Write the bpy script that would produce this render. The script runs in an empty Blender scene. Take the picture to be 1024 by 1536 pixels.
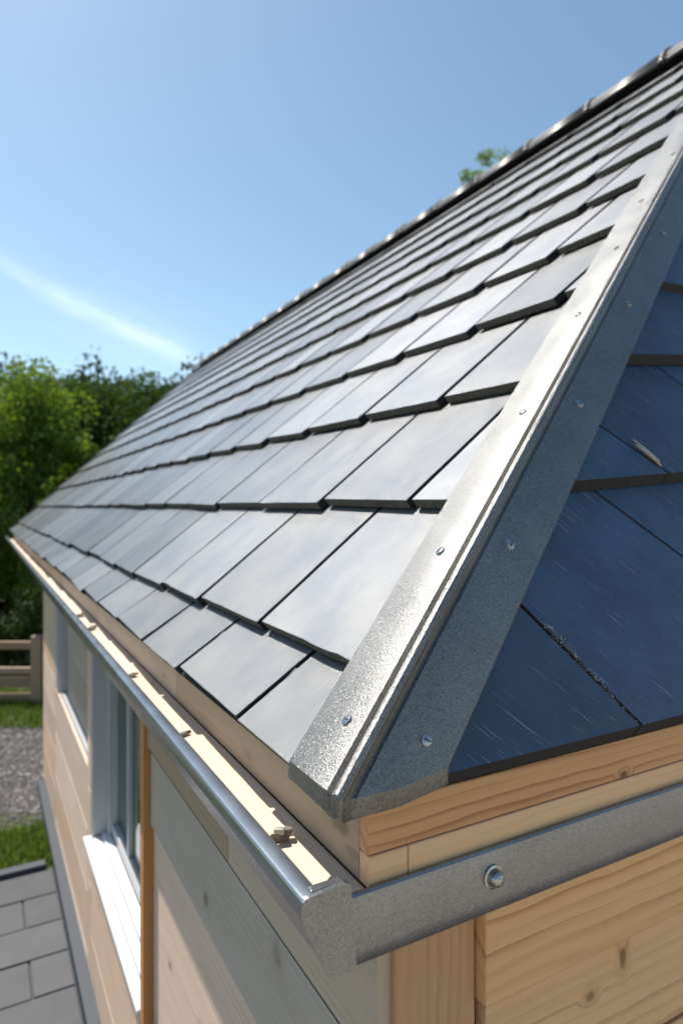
import bpy, math, random
import numpy as np
from mathutils import Vector, Matrix
random.seed(7); rng = np.random.default_rng(7)
R = math.radians
G = 2.72                                   # eye height above the ground; builders below count z from eye level
scene = bpy.context.scene
col = scene.collection

# ---------------------------------------------------------------- camera
cam_d = bpy.data.cameras.new('camera'); cam = bpy.data.objects.new('camera', cam_d); col.objects.link(cam)
scene.camera = cam
YAW = math.atan2(540., 972.)
cam.location = (0, 0, G); cam.rotation_euler = (R(90), 0, -YAW)
cam_d.sensor_fit = 'HORIZONTAL'; cam_d.sensor_width = 24; cam_d.lens = 972/1024*24
cam_d.shift_y = -8/1024
cam_d.clip_start = .02; cam_d.clip_end = 3000
cam_d.dof.use_dof = True; cam_d.dof.focus_distance = 1.05; cam_d.dof.aperture_fstop = 3.2
FWD = Vector((math.sin(YAW), math.cos(YAW), 0)); RGT = Vector((math.cos(YAW), -math.sin(YAW), 0))

# ---------------------------------------------------------------- sun and sky
SUN = Vector((-.20, .46, .85)).normalized()
ELEV = math.asin(SUN.z); AZ = math.atan2(SUN.x, SUN.y)
sd = bpy.data.lights.new('sun', 'SUN'); sun = bpy.data.objects.new('sun', sd); col.objects.link(sun)
sd.energy = 4.9; sd.angle = R(.55); sd.color = (1, .955, .88)
sun.rotation_euler = SUN.to_track_quat('Z', 'Y').to_euler(); sun.location = (0, 0, 12)
world = bpy.data.worlds.new('World'); scene.world = world; world.use_nodes = True
nt = world.node_tree; nt.nodes.clear()
def N(nt, t, **kw):
    n = nt.nodes.new(t)
    for k, v in kw.items():
        if k == 'op': n.operation = v
        elif hasattr(n, k) and k not in n.inputs: setattr(n, k, v)
        else: n.inputs[k].default_value = v
    return n
def mth(nt, op, a, b=None, c=None, clamp=False):
    n = nt.nodes.new('ShaderNodeMath'); n.operation = op; n.use_clamp = clamp
    for i, v in enumerate((a, b, c)):
        if v is None: continue
        if isinstance(v, (int, float)): n.inputs[i].default_value = v
        else: nt.links.new(v, n.inputs[i])
    return n.outputs[0]
def vdot(nt, a, vec):
    n = nt.nodes.new('ShaderNodeVectorMath'); n.operation = 'DOT_PRODUCT'
    nt.links.new(a, n.inputs[0]); n.inputs[1].default_value = vec
    return n.outputs['Value']
def smooth(nt, v, a, b, x=0., y=1.):
    n = nt.nodes.new('ShaderNodeMapRange'); n.interpolation_type = 'SMOOTHSTEP'
    nt.links.new(v, n.inputs[0])
    for i, q in zip((1, 2, 3, 4), (a, b, x, y)): n.inputs[i].default_value = q
    return n.outputs[0]
def pxdir(x, y): return (FWD*972 + RGT*(x-512) + Vector((0, 0, 760-y))).normalized()
sky = nt.nodes.new('ShaderNodeTexSky'); sky.sky_type = 'NISHITA'; sky.sun_disc = False
sky.sun_elevation = ELEV; sky.sun_rotation = AZ
sky.air_density = 1.0; sky.dust_density = .8; sky.ozone_density = .8; sky.altitude = 50
bg = nt.nodes.new('ShaderNodeBackground'); bg.inputs['Strength'].default_value = .122
wo = nt.nodes.new('ShaderNodeOutputWorld')
tc = nt.nodes.new('ShaderNodeTexCoord'); D = tc.outputs['Generated']
# one thin cirrus streak low in the sky
c0, c1 = pxdir(-60, 365), pxdir(320, 560)
cn = c0.cross(c1).normalized(); ct = (c1-c0).normalized(); cm = (c0+c1).normalized()
warp = nt.nodes.new('ShaderNodeTexNoise'); warp.inputs['Scale'].default_value = 5; warp.inputs['Detail'].default_value = 3
nt.links.new(D, warp.inputs['Vector'])
across = mth(nt, 'ADD', vdot(nt, D, cn), mth(nt, 'MULTIPLY', mth(nt, 'SUBTRACT', warp.outputs[0], .5), .045))
along = vdot(nt, D, ct)
a0, a1 = c0.dot(ct), c1.dot(ct)
core = mth(nt, 'EXPONENT', mth(nt, 'MULTIPLY', mth(nt, 'POWER', mth(nt, 'DIVIDE', across, .015), 2), -1))
veil = mth(nt, 'EXPONENT', mth(nt, 'MULTIPLY', mth(nt, 'POWER', mth(nt, 'DIVIDE', across, .05), 2), -1))
wis = nt.nodes.new('ShaderNodeTexNoise'); wis.inputs['Scale'].default_value = 1; wis.inputs['Detail'].default_value = 7; wis.inputs['Roughness'].default_value = .6
cv = nt.nodes.new('ShaderNodeCombineXYZ')
nt.links.new(mth(nt, 'MULTIPLY', along, 7), cv.inputs[0]); nt.links.new(mth(nt, 'MULTIPLY', across, 38), cv.inputs[1]); nt.links.new(vdot(nt, D, cm), cv.inputs[2])
nt.links.new(cv.outputs[0], wis.inputs['Vector'])
wm = smooth(nt, wis.outputs[0], .25, .75)
ends = mth(nt, 'MULTIPLY', smooth(nt, along, a0-.12, a0+.25), smooth(nt, along, a1-.09, a1+.02, 1, 0))
front = smooth(nt, vdot(nt, D, cm), .2, .6)
amt = mth(nt, 'MULTIPLY', mth(nt, 'MULTIPLY', ends, front), mth(nt, 'ADD', mth(nt, 'MULTIPLY', core, mth(nt, 'ADD', mth(nt, 'MULTIPLY', wm, .6), .35)), mth(nt, 'MULTIPLY', veil, mth(nt, 'MULTIPLY', wm, .30))))
amt = mth(nt, 'MULTIPLY', amt, .50, clamp=True)
mix = nt.nodes.new('ShaderNodeMix'); mix.data_type = 'RGBA'
nt.links.new(amt, mix.inputs[0]); nt.links.new(sky.outputs[0], mix.inputs[6]); mix.inputs[7].default_value = (7.5, 7.8, 8.2, 1)
tint = nt.nodes.new('ShaderNodeMix'); tint.data_type = 'RGBA'; tint.blend_type = 'MULTIPLY'; tint.inputs[0].default_value = 1; tint.inputs[7].default_value = (.91, 1.01, .96, 1)
nt.links.new(mix.outputs[2], tint.inputs[6]); nt.links.new(tint.outputs[2], bg.inputs['Color']); nt.links.new(bg.outputs[0], wo.inputs[0])
scene.view_settings.view_transform = 'Standard'; scene.view_settings.look = 'None'
scene.view_settings.gamma = 1; scene.view_settings.use_curve_mapping = False
scene.view_settings.exposure = 0.45
scene.render.resolution_x = 682; scene.render.resolution_y = 1024
scene.render.engine = 'CYCLES'

# ---------------------------------------------------------------- materials
def mat(name):
    m = bpy.data.materials.new(name); m.use_nodes = True
    nt = m.node_tree; b = nt.nodes['Principled BSDF']
    return m, nt, b
def lk(nt, a, b): nt.links.new(a, b)
def noise(nt, vec, scale, detail=4, rough=.55, dist=0):
    n = nt.nodes.new('ShaderNodeTexNoise'); n.inputs['Scale'].default_value = scale; n.inputs['Detail'].default_value = detail
    n.inputs['Roughness'].default_value = rough; n.inputs['Distortion'].default_value = dist
    if vec is not None: lk(nt, vec, n.inputs['Vector'])
    return n.outputs[0]
def scaled(nt, vec, s, loc=(0, 0, 0)):
    n = nt.nodes.new('ShaderNodeMapping'); n.inputs['Scale'].default_value = s; n.inputs['Location'].default_value = loc
    lk(nt, vec, n.inputs[0]); return n.outputs[0]
def ramp(nt, fac, stops, interp='LINEAR'):
    n = nt.nodes.new('ShaderNodeValToRGB'); n.color_ramp.interpolation = interp
    e = n.color_ramp.elements
    while len(e) < len(stops): e.new(.5)
    for q, (p, c) in zip(e, stops): q.position = p; q.color = (*c, 1) if len(c) == 3 else c
    lk(nt, fac, n.inputs[0]); return n.outputs[0]
def mixc(nt, f, a, b, mode='MIX'):
    n = nt.nodes.new('ShaderNodeMix'); n.data_type = 'RGBA'; n.blend_type = mode
    for i, v in ((0, f), (6, a), (7, b)):
        if isinstance(v, (int, float)): n.inputs[i].default_value = v
        elif isinstance(v, tuple): n.inputs[i].default_value = (*v, 1)
        else: lk(nt, v, n.inputs[i])
    return n.outputs[2]
def bump(nt, b, h, s, d=.002):
    n = nt.nodes.new('ShaderNodeBump'); n.inputs['Strength'].default_value = s; n.inputs['Distance'].default_value = d
    lk(nt, h, n.inputs['Height']); lk(nt, n.outputs[0], b.inputs['Normal'])
def uvof(nt):
    n = nt.nodes.new('ShaderNodeUVMap'); n.uv_map = 'UVMap'; return n.outputs[0]
def rndof(nt):
    n = nt.nodes.new('ShaderNodeAttribute'); n.attribute_name = 'rnd'; return n.outputs['Fac']
def posof(nt):
    return nt.nodes.new('ShaderNodeNewGeometry').outputs['Position']

def wood(name, light, dark, knots=(), rough=.55, ring=150, contrast=1., var=.18, knot_density=1.0, weather=None):
    m, nt, b = mat(name)
    uv = uvof(nt); sep = nt.nodes.new('ShaderNodeSeparateXYZ'); lk(nt, uv, sep.inputs[0]); u, v = sep.outputs[0], sep.outputs[1]
    # random small knots
    vo = nt.nodes.new('ShaderNodeTexVoronoi'); vo.inputs['Scale'].default_value = 1; lk(nt, scaled(nt, uv, (2.3, 7.5, 1)), vo.inputs['Vector'])
    sc = nt.nodes.new('ShaderNodeSeparateXYZ'); lk(nt, vo.outputs['Color'], sc.inputs[0])
    on = mth(nt, 'LESS_THAN', sc.outputs[0], .34*knot_density)
    kd = mth(nt, 'ADD', vo.outputs['Distance'], mth(nt, 'MULTIPLY', noise(nt, scaled(nt, uv, (30, 60, 1)), 1, 2), .03))
    km = mth(nt, 'MULTIPLY', smooth(nt, kd, .045, .085, 1, 0), on)
    kh = mth(nt, 'MULTIPLY', smooth(nt, kd, .05, .32, 1, 0), on)
    # placed knots (position, radii)
    if knots:
        P = posof(nt); wob = mth(nt, 'MULTIPLY', mth(nt, 'SUBTRACT', noise(nt, P, 60, 3), .5), .9)
        for (kx, ky, kz), rad, strength in knots:
            s = nt.nodes.new('ShaderNodeVectorMath'); s.operation = 'SUBTRACT'; lk(nt, P, s.inputs[0]); s.inputs[1].default_value = (kx, ky, kz+G)
            d = nt.nodes.new('ShaderNodeVectorMath'); d.operation = 'DIVIDE'; lk(nt, s.outputs[0], d.inputs[0]); d.inputs[1].default_value = rad
            L = nt.nodes.new('ShaderNodeVectorMath'); L.operation = 'LENGTH'; lk(nt, d.outputs[0], L.inputs[0])
            q = mth(nt, 'ADD', L.outputs['Value'], wob)
            km = mth(nt, 'MAXIMUM', km, mth(nt, 'MULTIPLY', smooth(nt, q, .5, 1.15, 1, 0), strength))
            kh = mth(nt, 'MAXIMUM', kh, smooth(nt, q, .8, 2.8, 1, 0))
    wv = mth(nt, 'MULTIPLY', mth(nt, 'SUBTRACT', noise(nt, scaled(nt, uv, (1.6, 6, 1)), 1, 3), .5), .055)
    v2 = mth(nt, 'ADD', mth(nt, 'ADD', v, wv), mth(nt, 'MULTIPLY', kh, .028))
    cx = nt.nodes.new('ShaderNodeCombineXYZ'); lk(nt, mth(nt, 'MULTIPLY', u, 1.2), cx.inputs[0]); lk(nt, mth(nt, 'MULTIPLY', v2, ring*.5), cx.inputs[1])
    rings = noise(nt, cx.outputs[0], 1, 2, .5)
    saw = mth(nt, 'FRACT', mth(nt, 'MULTIPLY', v2, ring*.32))
    saw = mth(nt, 'POWER', saw, 2.6)
    cx2 = nt.nodes.new('ShaderNodeCombineXYZ'); lk(nt, mth(nt, 'MULTIPLY', u, 14), cx2.inputs[0]); lk(nt, mth(nt, 'MULTIPLY', v2, 900), cx2.inputs[1])
    fib = noise(nt, cx2.outputs[0], 1, 3, .6)
    patch = noise(nt, scaled(nt, uv, (1.8, 9, 1)), 1, 4)
    t = mth(nt, 'ADD', mth(nt, 'MULTIPLY', mth(nt, 'MULTIPLY', saw, smooth(nt, rings, .3, .7)), .75*contrast), mth(nt, 'MULTIPLY', mth(nt, 'SUBTRACT', fib, .5), .55*contrast))
    t = mth(nt, 'ADD', t, mth(nt, 'MULTIPLY', mth(nt, 'SUBTRACT', patch, .45), .55*contrast), clamp=True)
    c = mixc(nt, mth(nt, 'MULTIPLY', t, 1.25, clamp=True), light, dark)
    kc = tuple(x*.30 for x in dark)
    c = mixc(nt, mth(nt, 'MULTIPLY', kh, .35), c, dark)
    c = mixc(nt, mth(nt, 'MULTIPLY', km, .85), c, kc)
    if weather:
        wn = noise(nt, scaled(nt, uv, (1.1, 4, 1)), 1, 5, .6)
        c = mixc(nt, smooth(nt, wn, .35, .7, 0, .8), c, weather)
    r = rndof(nt)
    hs = nt.nodes.new('ShaderNodeHueSaturation'); lk(nt, c, hs.inputs['Color'])
    lk(nt, mth(nt, 'ADD', mth(nt, 'MULTIPLY', r, var*2), 1-var), hs.inputs['Value'])
    lk(nt, mth(nt, 'ADD', mth(nt, 'MULTIPLY', mth(nt, 'FRACT', mth(nt, 'MULTIPLY', r, 7.3)), .3), .85), hs.inputs['Saturation'])
    lk(nt, hs.outputs[0], b.inputs['Base Color'])
    b.inputs['Roughness'].default_value = rough; b.inputs['Specular IOR Level'].default_value = .35
    bump(nt, b, mth(nt, 'ADD', mth(nt, 'MULTIPLY', fib, .6), mth(nt, 'MULTIPLY', km, -.8)), .35, .0012)
    return m

def slate(name, base, blue, rough, streak, metallic=.0, sheen_spec=.5, sdir=(1.5, 120), dens=0):
    m, nt, b = mat(name)
    uv = uvof(nt); r = rndof(nt)
    st = noise(nt, scaled(nt, uv, (sdir[0]*3, sdir[1]*3.5, 1)), 1, 5, .7)
    fine = noise(nt, scaled(nt, uv, (160, 900, 1)), 1, 2, .5)
    bigp = noise(nt, uv, 5, 5, .6)
    patch = noise(nt, uv, 22, 4, .6)
    gr = noise(nt, posof(nt), 900, 2, .6)
    c = mixc(nt, smooth(nt, bigp, .3, .7), base, blue)
    # fine pale scratches
    sx = scaled(nt, uv, (14, 520, 1)); s1 = noise(nt, sx, 1, 2, .5)
    scr = smooth(nt, s1, .66-.03*dens, .80)
    sx2 = scaled(nt, uv, (7, 380, 1), (3, 5, 0)); scr2 = smooth(nt, noise(nt, sx2, 1, 1, .4), .72-.01*dens, .79)
    sm = mth(nt, 'MULTIPLY', mth(nt, 'MULTIPLY', mth(nt, 'MAXIMUM', scr, scr2), smooth(nt, bigp, .3, .62, .35, 1)), streak, clamp=True)
    hs = nt.nodes.new('ShaderNodeHueSaturation'); lk(nt, c, hs.inputs['Color'])
    val = mth(nt, 'ADD', mth(nt, 'MULTIPLY', r, .34), .83)
    val = mth(nt, 'MULTIPLY', val, mth(nt, 'ADD', mth(nt, 'MULTIPLY', st, .9), .55))
    val = mth(nt, 'MULTIPLY', val, mth(nt, 'ADD', mth(nt, 'MULTIPLY', gr, .9), .55))
    lk(nt, val, hs.inputs['Value'])
    c = mixc(nt, sm, hs.outputs[0], (.50, .50, .50))
    c = mixc(nt, smooth(nt, patch, .62, .80, 0, .12), c, (.23, .22, .20))
    lk(nt, c, b.inputs['Base Color'])
    rr = mth(nt, 'ADD', mth(nt, 'ADD', mth(nt, 'MULTIPLY', st, .26), mth(nt, 'MULTIPLY', bigp, .10)), rough-.21)
    lk(nt, mth(nt, 'ADD', rr, mth(nt, 'MULTIPLY', mth(nt, 'SUBTRACT', r, .5), .03)), b.inputs['Roughness'])
    b.inputs['Metallic'].default_value = metallic; b.inputs['Specular IOR Level'].default_value = sheen_spec
    hh = mth(nt, 'ADD', mth(nt, 'MULTIPLY', st, .8), mth(nt, 'ADD', mth(nt, 'MULTIPLY', fine, .35), mth(nt, 'ADD', mth(nt, 'MULTIPLY', bigp, .6), mth(nt, 'MULTIPLY', gr, .55))))
    bump(nt, b, hh, .85, .0016)
    return m
def slate_edge(name):
    m, nt, b = mat(name); P = posof(nt)
    n1 = noise(nt, P, 90, 5, .7); n2 = noise(nt, P, 14, 3)
    c = ramp(nt, n1, [(.3, (.05, .045, .036)), (.55, (.12, .105, .085)), (.75, (.22, .195, .15))])
    c = mixc(nt, smooth(nt, n2, .55, .75, 0, .6), c, (.16, .14, .09))
    lk(nt, c, b.inputs['Base Color']); b.inputs['Roughness'].default_value = .8
    bump(nt, b, n1, .8, .003); return m
def metal(name, c0, c1, rough, metallic=.85, grain=700, spark=.5, bmp=.3, stretch=(1, 1, 1)):
    m, nt, b = mat(name); P = posof(nt)
    g = noise(nt, scaled(nt, P, stretch), grain, 2, .6); g2 = noise(nt, P, grain*.35, 3, .6); w = noise(nt, P, 9, 4)
    t = mth(nt, 'ADD', mth(nt, 'MULTIPLY', mth(nt, 'SUBTRACT', g, .5), 1.6*spark), mth(nt, 'ADD', mth(nt, 'MULTIPLY', mth(nt, 'SUBTRACT', g2, .5), .8*spark), mth(nt, 'ADD', mth(nt, 'MULTIPLY', mth(nt, 'SUBTRACT', w, .5), .5), .5)), clamp=True)
    lk(nt, mixc(nt, t, c0, c1), b.inputs['Base Color'])
    lk(nt, mth(nt, 'ADD', mth(nt, 'MULTIPLY', w, .12), rough-.06), b.inputs['Roughness'])
    b.inputs['Metallic'].default_value = metallic
    bump(nt, b, mth(nt, 'ADD', g, mth(nt, 'MULTIPLY', g2, .6)), bmp, .0012); return m
def plain(name, c, rough=.6, metallic=0, var=.15, scale=30):
    m, nt, b = mat(name); n = noise(nt, posof(nt), scale, 5, .6)
    lk(nt, mixc(nt, n, tuple(x*(1-var) for x in c), tuple(min(1, x*(1+var)) for x in c)), b.inputs['Base Color'])
    b.inputs['Roughness'].default_value = rough; b.inputs['Metallic'].default_value = metallic
    bump(nt, b, n, .2, .002); return m

M = {}
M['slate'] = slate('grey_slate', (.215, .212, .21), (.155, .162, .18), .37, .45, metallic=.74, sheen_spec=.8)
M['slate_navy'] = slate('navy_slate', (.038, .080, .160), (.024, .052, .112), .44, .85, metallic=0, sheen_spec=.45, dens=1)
M['edge'] = slate_edge('slate_edge')
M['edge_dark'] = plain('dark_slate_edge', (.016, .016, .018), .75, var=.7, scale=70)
M['flank'] = plain('joint_shade_flank', (.022, .022, .024), .9)  # slate sides coloured near black to hold the shade of narrow joints
M['under'] = plain('black_underlay', (.012, .012, .013), .9)
M['flash'] = metal('coated_flashing_metal', (.085, .083, .082), (.33, .32, .30), .30, .90, 560, 1.0, .8)
M['zinc'] = metal('zinc_metal', (.18, .19, .205), (.42, .43, .445), .33, .9, 520, .9, .5)
M['gutter'] = metal('smooth_gutter_metal', (.24, .26, .29), (.36, .38, .41), .28, .92, 700, .4, .12)
M['chrome'] = metal('screw_metal', (.30, .30, .30), (.55, .54, .52), .22, 1, 300, .3, .15)
M['ridge'] = plain('ridge_clay', (.13, .12, .11), .40, metallic=.5, var=.35, scale=20)
M['w_fascia'] = wood('fascia_wood', (.50, .36, .245), (.31, .205, .13), knots=[((.4569, .826, -.4622), (.0214, .0321, .015), .963), ((.4569, .7864, -.4879), (.0214, .0235, .0086), .749), ((.4569, 1.1984, -.4869), (.0214, .0214, .0086), .856)], contrast=.8, weather=(.42, .34, .25))
M['w_ledge'] = wood('pale_ledge_wood', (.74, .58, .43), (.60, .44, .31), contrast=.5, knot_density=.3, var=.05)
M['w_red'] = wood('reddish_fascia_wood', (.68, .37, .175), (.40, .18, .075), knots=[((.9791, .749, -.4676), (.0107, .0214, .0064), .963)], contrast=1.15, knot_density=.0, ring=180)
M['w_honey'] = wood('honey_wood', (.80, .51, .30), (.58, .35, .19), contrast=.7, knot_density=.2)
M['w_board'] = wood('siding_wood', (.80, .49, .265), (.46, .24, .115), knots=[((1.0433, .8025, -.84), (.0107, .0214, .0214), .856), ((.9555, .8025, -.8795), (.0128, .0214, .0107), .642)], contrast=1.0, knot_density=.35, ring=110)
M['w_post'] = wood('post_wood', (.58, .33, .165), (.38, .19, .085), contrast=.8, knot_density=.4)
M['w_wall'] = wood('pale_wall_wood', (.72, .515, .39), (.50, .33, .225), knots=[((.5243, 1.7045, -1.0711), (.0214, .0171, .0235), .856), ((.535, 2.125, -1.5034), (.0214, .0214, .015), .856)], contrast=1.1, knot_density=1.2, var=.12)
M['w_grey'] = wood('weathered_plank', (.42, .345, .27), (.27, .21, .155), knots=[((.535, 1.7045, -1.0593), (.0214, .0214, .0214), .856), ((.535, 1.2219, -.9149), (.0214, .0214, .0321), .535)], contrast=1.0, knot_density=.4, weather=(.44, .375, .31))
M['w_trim'] = wood('trim_wood', (.56, .27, .11), (.36, .17, .06), contrast=.9)
M['w_fence'] = wood('fence_wood', (.40, .27, .18), (.27, .17, .11), contrast=.8)
M['frame'] = plain('shade_grey_frame', (.46, .46, .46), .4, var=.04)  # white frame paint, greyed to the tone of the shaded recess
M['white'] = plain('white_window_paint', (.66, .67, .68), .35, var=.04)
M['dark_gap'] = plain('dark_gap_fill', (.03, .03, .032), .7)
M['concrete'] = plain('dark_kerb_stone', (.035, .042, .055), .6)
M['twig'] = plain('grey_broken_timber', (.20, .17, .135), .9, var=.7, scale=160)
M['twig_pale'] = plain('pale_broken_timber', (.60, .54, .46), .8, var=.3, scale=160)
M['bark'] = plain('bark', (.075, .055, .04), .9, var=.4, scale=25)
m, nt, b = mat('window_glass'); b.inputs['Base Color'].default_value = (.015, .045, .028, 1); b.inputs['Roughness'].default_value = .06; b.inputs['Specular IOR Level'].default_value = .7
M['glass'] = m
def leafmat(name, c, t=.45):
    m, nt, b = mat(name); out = nt.nodes['Material Output']
    r = rndof(nt)
    cc = ramp(nt, r, [(0, tuple(x*.55 for x in c)), (.5, c), (1, tuple(x*1.55 for x in c))])
    lk(nt, cc, b.inputs['Base Color']); b.inputs['Roughness'].default_value = .7; b.inputs['Specular IOR Level'].default_value = .15
    tr = nt.nodes.new('ShaderNodeBsdfTranslucent'); lk(nt, mixc(nt, 1., cc, (1.0, 1.1, .5), 'MULTIPLY'), tr.inputs[0])
    mx = nt.nodes.new('ShaderNodeMixShader'); mx.inputs[0].default_value = t
    lk(nt, b.outputs[0], mx.inputs[1]); lk(nt, tr.outputs[0], mx.inputs[2]); lk(nt, mx.outputs[0], out.inputs[0]); return m
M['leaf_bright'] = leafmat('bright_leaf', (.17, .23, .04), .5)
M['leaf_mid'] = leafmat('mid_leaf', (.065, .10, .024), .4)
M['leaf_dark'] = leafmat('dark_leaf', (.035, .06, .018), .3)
M['grass_blade'] = leafmat('grass_blade', (.12, .17, .03), .4)
m, nt, b = mat('grass_ground'); P = posof(nt); n = noise(nt, P, 3, 6); n2 = noise(nt, P, 60, 3)
lk(nt, mixc(nt, n2, ramp(nt, n, [(.3, (.05, .075, .015)), (.7, (.10, .14, .03))]), (.05, .05, .025)), b.inputs['Base Color']); b.inputs['Roughness'].default_value = .9; bump(nt, b, n2, .8, .03); M['ground'] = m
m, nt, b = mat('gravel'); P = posof(nt)
vo = nt.nodes.new('ShaderNodeTexVoronoi'); vo.inputs['Scale'].default_value = 24; lk(nt, P, vo.inputs['Vector'])
sp = nt.nodes.new('ShaderNodeSeparateXYZ'); lk(nt, vo.outputs['Color'], sp.inputs[0])
c = ramp(nt, sp.outputs[0], [(0, (.045, .04, .04)), (.5, (.12, .11, .11)), (1, (.26, .24, .23))])
c = mixc(nt, smooth(nt, noise(nt, P, 1.4, 4), .4, .65, 0, .5), c, (.07, .055, .045))
lk(nt, c, b.inputs['Base Color']); b.inputs['Roughness'].default_value = .8; bump(nt, b, mth(nt, 'SUBTRACT', 1, vo.outputs['Distance']), 1, .03); M['gravel'] = m
M['bounce_ground'] = plain('pale_bounce_ground', (.32, .27, .215), .9, var=.35, scale=40)  # pale ground added out of view to bounce warm light
m, nt, b = mat('paver'); P = posof(nt); r = rndof(nt)
c = mixc(nt, noise(nt, P, 6, 5), (.05, .051, .058), (.085, .084, .09)); hs = nt.nodes.new('ShaderNodeHueSaturation'); lk(nt, c, hs.inputs['Color'])
lk(nt, mth(nt, 'ADD', mth(nt, 'MULTIPLY', r, .4), .8), hs.inputs['Value']); lk(nt, hs.outputs[0], b.inputs['Base Color']); b.inputs['Roughness'].default_value = .75
bump(nt, b, noise(nt, P, 120, 4), .4, .003); M['paver'] = m

# ---------------------------------------------------------------- mesh building
class MB:
    def __init__(s): s.v = []; s.f = []; s.uv = []; s.m = []; s.r = []; s.sm = []
    def face(s, pts, uvs, m=0, r=0., smooth=False):
        i = len(s.v); s.v += [tuple(p) for p in pts]; s.f.append(list(range(i, i+len(pts)))); s.uv.append(uvs); s.m.append(m); s.r.append(r); s.sm.append(smooth)
    def poly(s, verts, faces, r=None, m=0, uvax=None, off=None, smooth=False):
        """closed solid from verts/faces; uv by long axis"""
        r = random.random() if r is None else r
        off = off or (random.uniform(0, 40), random.uniform(0, 40))
        i = len(s.v); s.v += [tuple(p) for p in verts]
        for fi, f in enumerate(faces):
            P = [Vector(verts[k]) for k in f]
            nrm = Vector((0, 0, 0))
            for k in range(len(P)): nrm += (P[k]-P[0]).cross(P[(k+1) % len(P)]-P[0])
            nrm.normalize() if nrm.length > 0 else None
            a = Vector(uvax) if uvax is not None else Vector((0, 1, 0))
            if abs(nrm.dot(a)) > .8:
                t = nrm.orthogonal().normalized(); b2 = nrm.cross(t)
                uv = [(p.dot(t)*.3+off[0], p.dot(b2)+off[1]) for p in P]
            else:
                b2 = nrm.cross(a).normalized()
                uv = [(p.dot(a)+off[0], p.dot(b2)+off[1]) for p in P]
            s.f.append([i+k for k in f]); s.uv.append(uv); s.m.append(m if isinstance(m, int) else m[fi]); s.r.append(r); s.sm.append(smooth)
    def box(s, lo, hi, axis=None, **kw):
        x0, y0, z0 = lo; x1, y1, z1 = hi
        V = [(x0,y0,z0),(x1,y0,z0),(x1,y1,z0),(x0,y1,z0),(x0,y0,z1),(x1,y0,z1),(x1,y1,z1),(x0,y1,z1)]
        Fc = [(0,3,2,1),(4,5,6,7),(0,1,5,4),(1,2,6,5),(2,3,7,6),(3,0,4,7)]
        if axis is None: axis = max(range(3), key=lambda k: hi[k]-lo[k])
        s.poly(V, Fc, uvax=[(1,0,0),(0,1,0),(0,0,1)][axis], **kw)
    def prism(s, bot, top, mtop=0, mside=0, **kw):
        n = len(bot); V = list(bot)+list(top)
        Fc = [tuple(range(n-1, -1, -1)), tuple(range(n, 2*n))]+[(k, (k+1) % n, n+(k+1) % n, n+k) for k in range(n)]
        s.poly(V, Fc, m=[mside, mtop]+[mside]*n, **kw)
    def extrude(s, prof, p0, p1, fn, caps=True, smooth=True, **kw):
        """prof closed list; fn(pt, t)->3D; between p0 and p1"""
        n = len(prof); V = [fn(q, p0) for q in prof]+[fn(q, p1) for q in prof]
        Fc = [(k, (k+1) % n, n+(k+1) % n, n+k) for k in range(n)]
        s.poly(V, Fc, smooth=smooth, **kw)
        if caps: s.poly(V[:n], [tuple(range(n-1, -1, -1))], **kw); s.poly(V[n:], [tuple(range(n))], **kw)
    def tube(s, pts, rads, n=8, m=0, r=0., caps=True):
        rings = []
        for k, (p, rr) in enumerate(zip(pts, rads)):
            p = Vector(p); a = Vector(pts[min(k+1, len(pts)-1)])-Vector(pts[max(k-1, 0)]); a.normalize()
            t = a.orthogonal().normalized(); b2 = a.cross(t)
            rings.append([p+(t*math.cos(2*math.pi*q/n)+b2*math.sin(2*math.pi*q/n))*rr for q in range(n)])
        i = len(s.v)
        for rg in rings: s.v += [tuple(p) for p in rg]
        for k in range(len(rings)-1):
            for q in range(n):
                s.f.append([i+k*n+q, i+k*n+(q+1) % n, i+(k+1)*n+(q+1) % n, i+(k+1)*n+q]); s.uv.append([(q/n, k)]*4); s.m.append(m); s.r.append(r); s.sm.append(True)
        if caps:
            for k, o in ((0, -1), (len(rings)-1, 1)):
                f = [i+k*n+q for q in range(n)]; f = f[::-1] if o < 0 else f
                s.f.append(f); s.uv.append([(0, 0)]*n); s.m.append(m); s.r.append(r); s.sm.append(False)
    def build(s, name, mats, parent=None, bevel=0, seg=2, origin=None, lift=G):
        me = bpy.data.meshes.new(name)
        if parent is not None: o0 = Vector(parent['_w'])
        elif origin is not None: o0 = Vector((origin[0], origin[1], origin[2]+lift))
        else: o0 = Vector((0, 0, 0))
        vs = [(x-o0.x, y-o0.y, z+lift-o0.z) for x, y, z in s.v]
        own = Vector((0, 0, 0))
        if parent is not None:
            a = np.array(vs); c = (a.min(0)+a.max(0))/2; own = Vector(c.tolist()); vs = (a-c).tolist()
        me.from_pydata(vs, [], s.f)
        ul = me.uv_layers.new(name='UVMap'); flat = [c for f in s.uv for p in f for c in p]; ul.data.foreach_set('uv', flat)
        at = me.attributes.new('rnd', 'FLOAT', 'FACE'); at.data.foreach_set('value', s.r)
        me.polygons.foreach_set('material_index', s.m); me.polygons.foreach_set('use_smooth', s.sm)
        for q in (mats if isinstance(mats, (list, tuple)) else [mats]): me.materials.append(M[q])
        me.update()
        o = bpy.data.objects.new(name, me); col.objects.link(o)
        if parent is not None:
            o.parent = parent; o.location = own; o['_w'] = [o0.x+own.x, o0.y+own.y, o0.z+own.z]
        else: o.location = o0; o['_w'] = list(o0)
        if bevel:
            bm = o.modifiers.new('bevel', 'BEVEL'); bm.width = bevel; bm.segments = seg; bm.limit_method = 'ANGLE'; bm.angle_limit = R(35)
        return o
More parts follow.
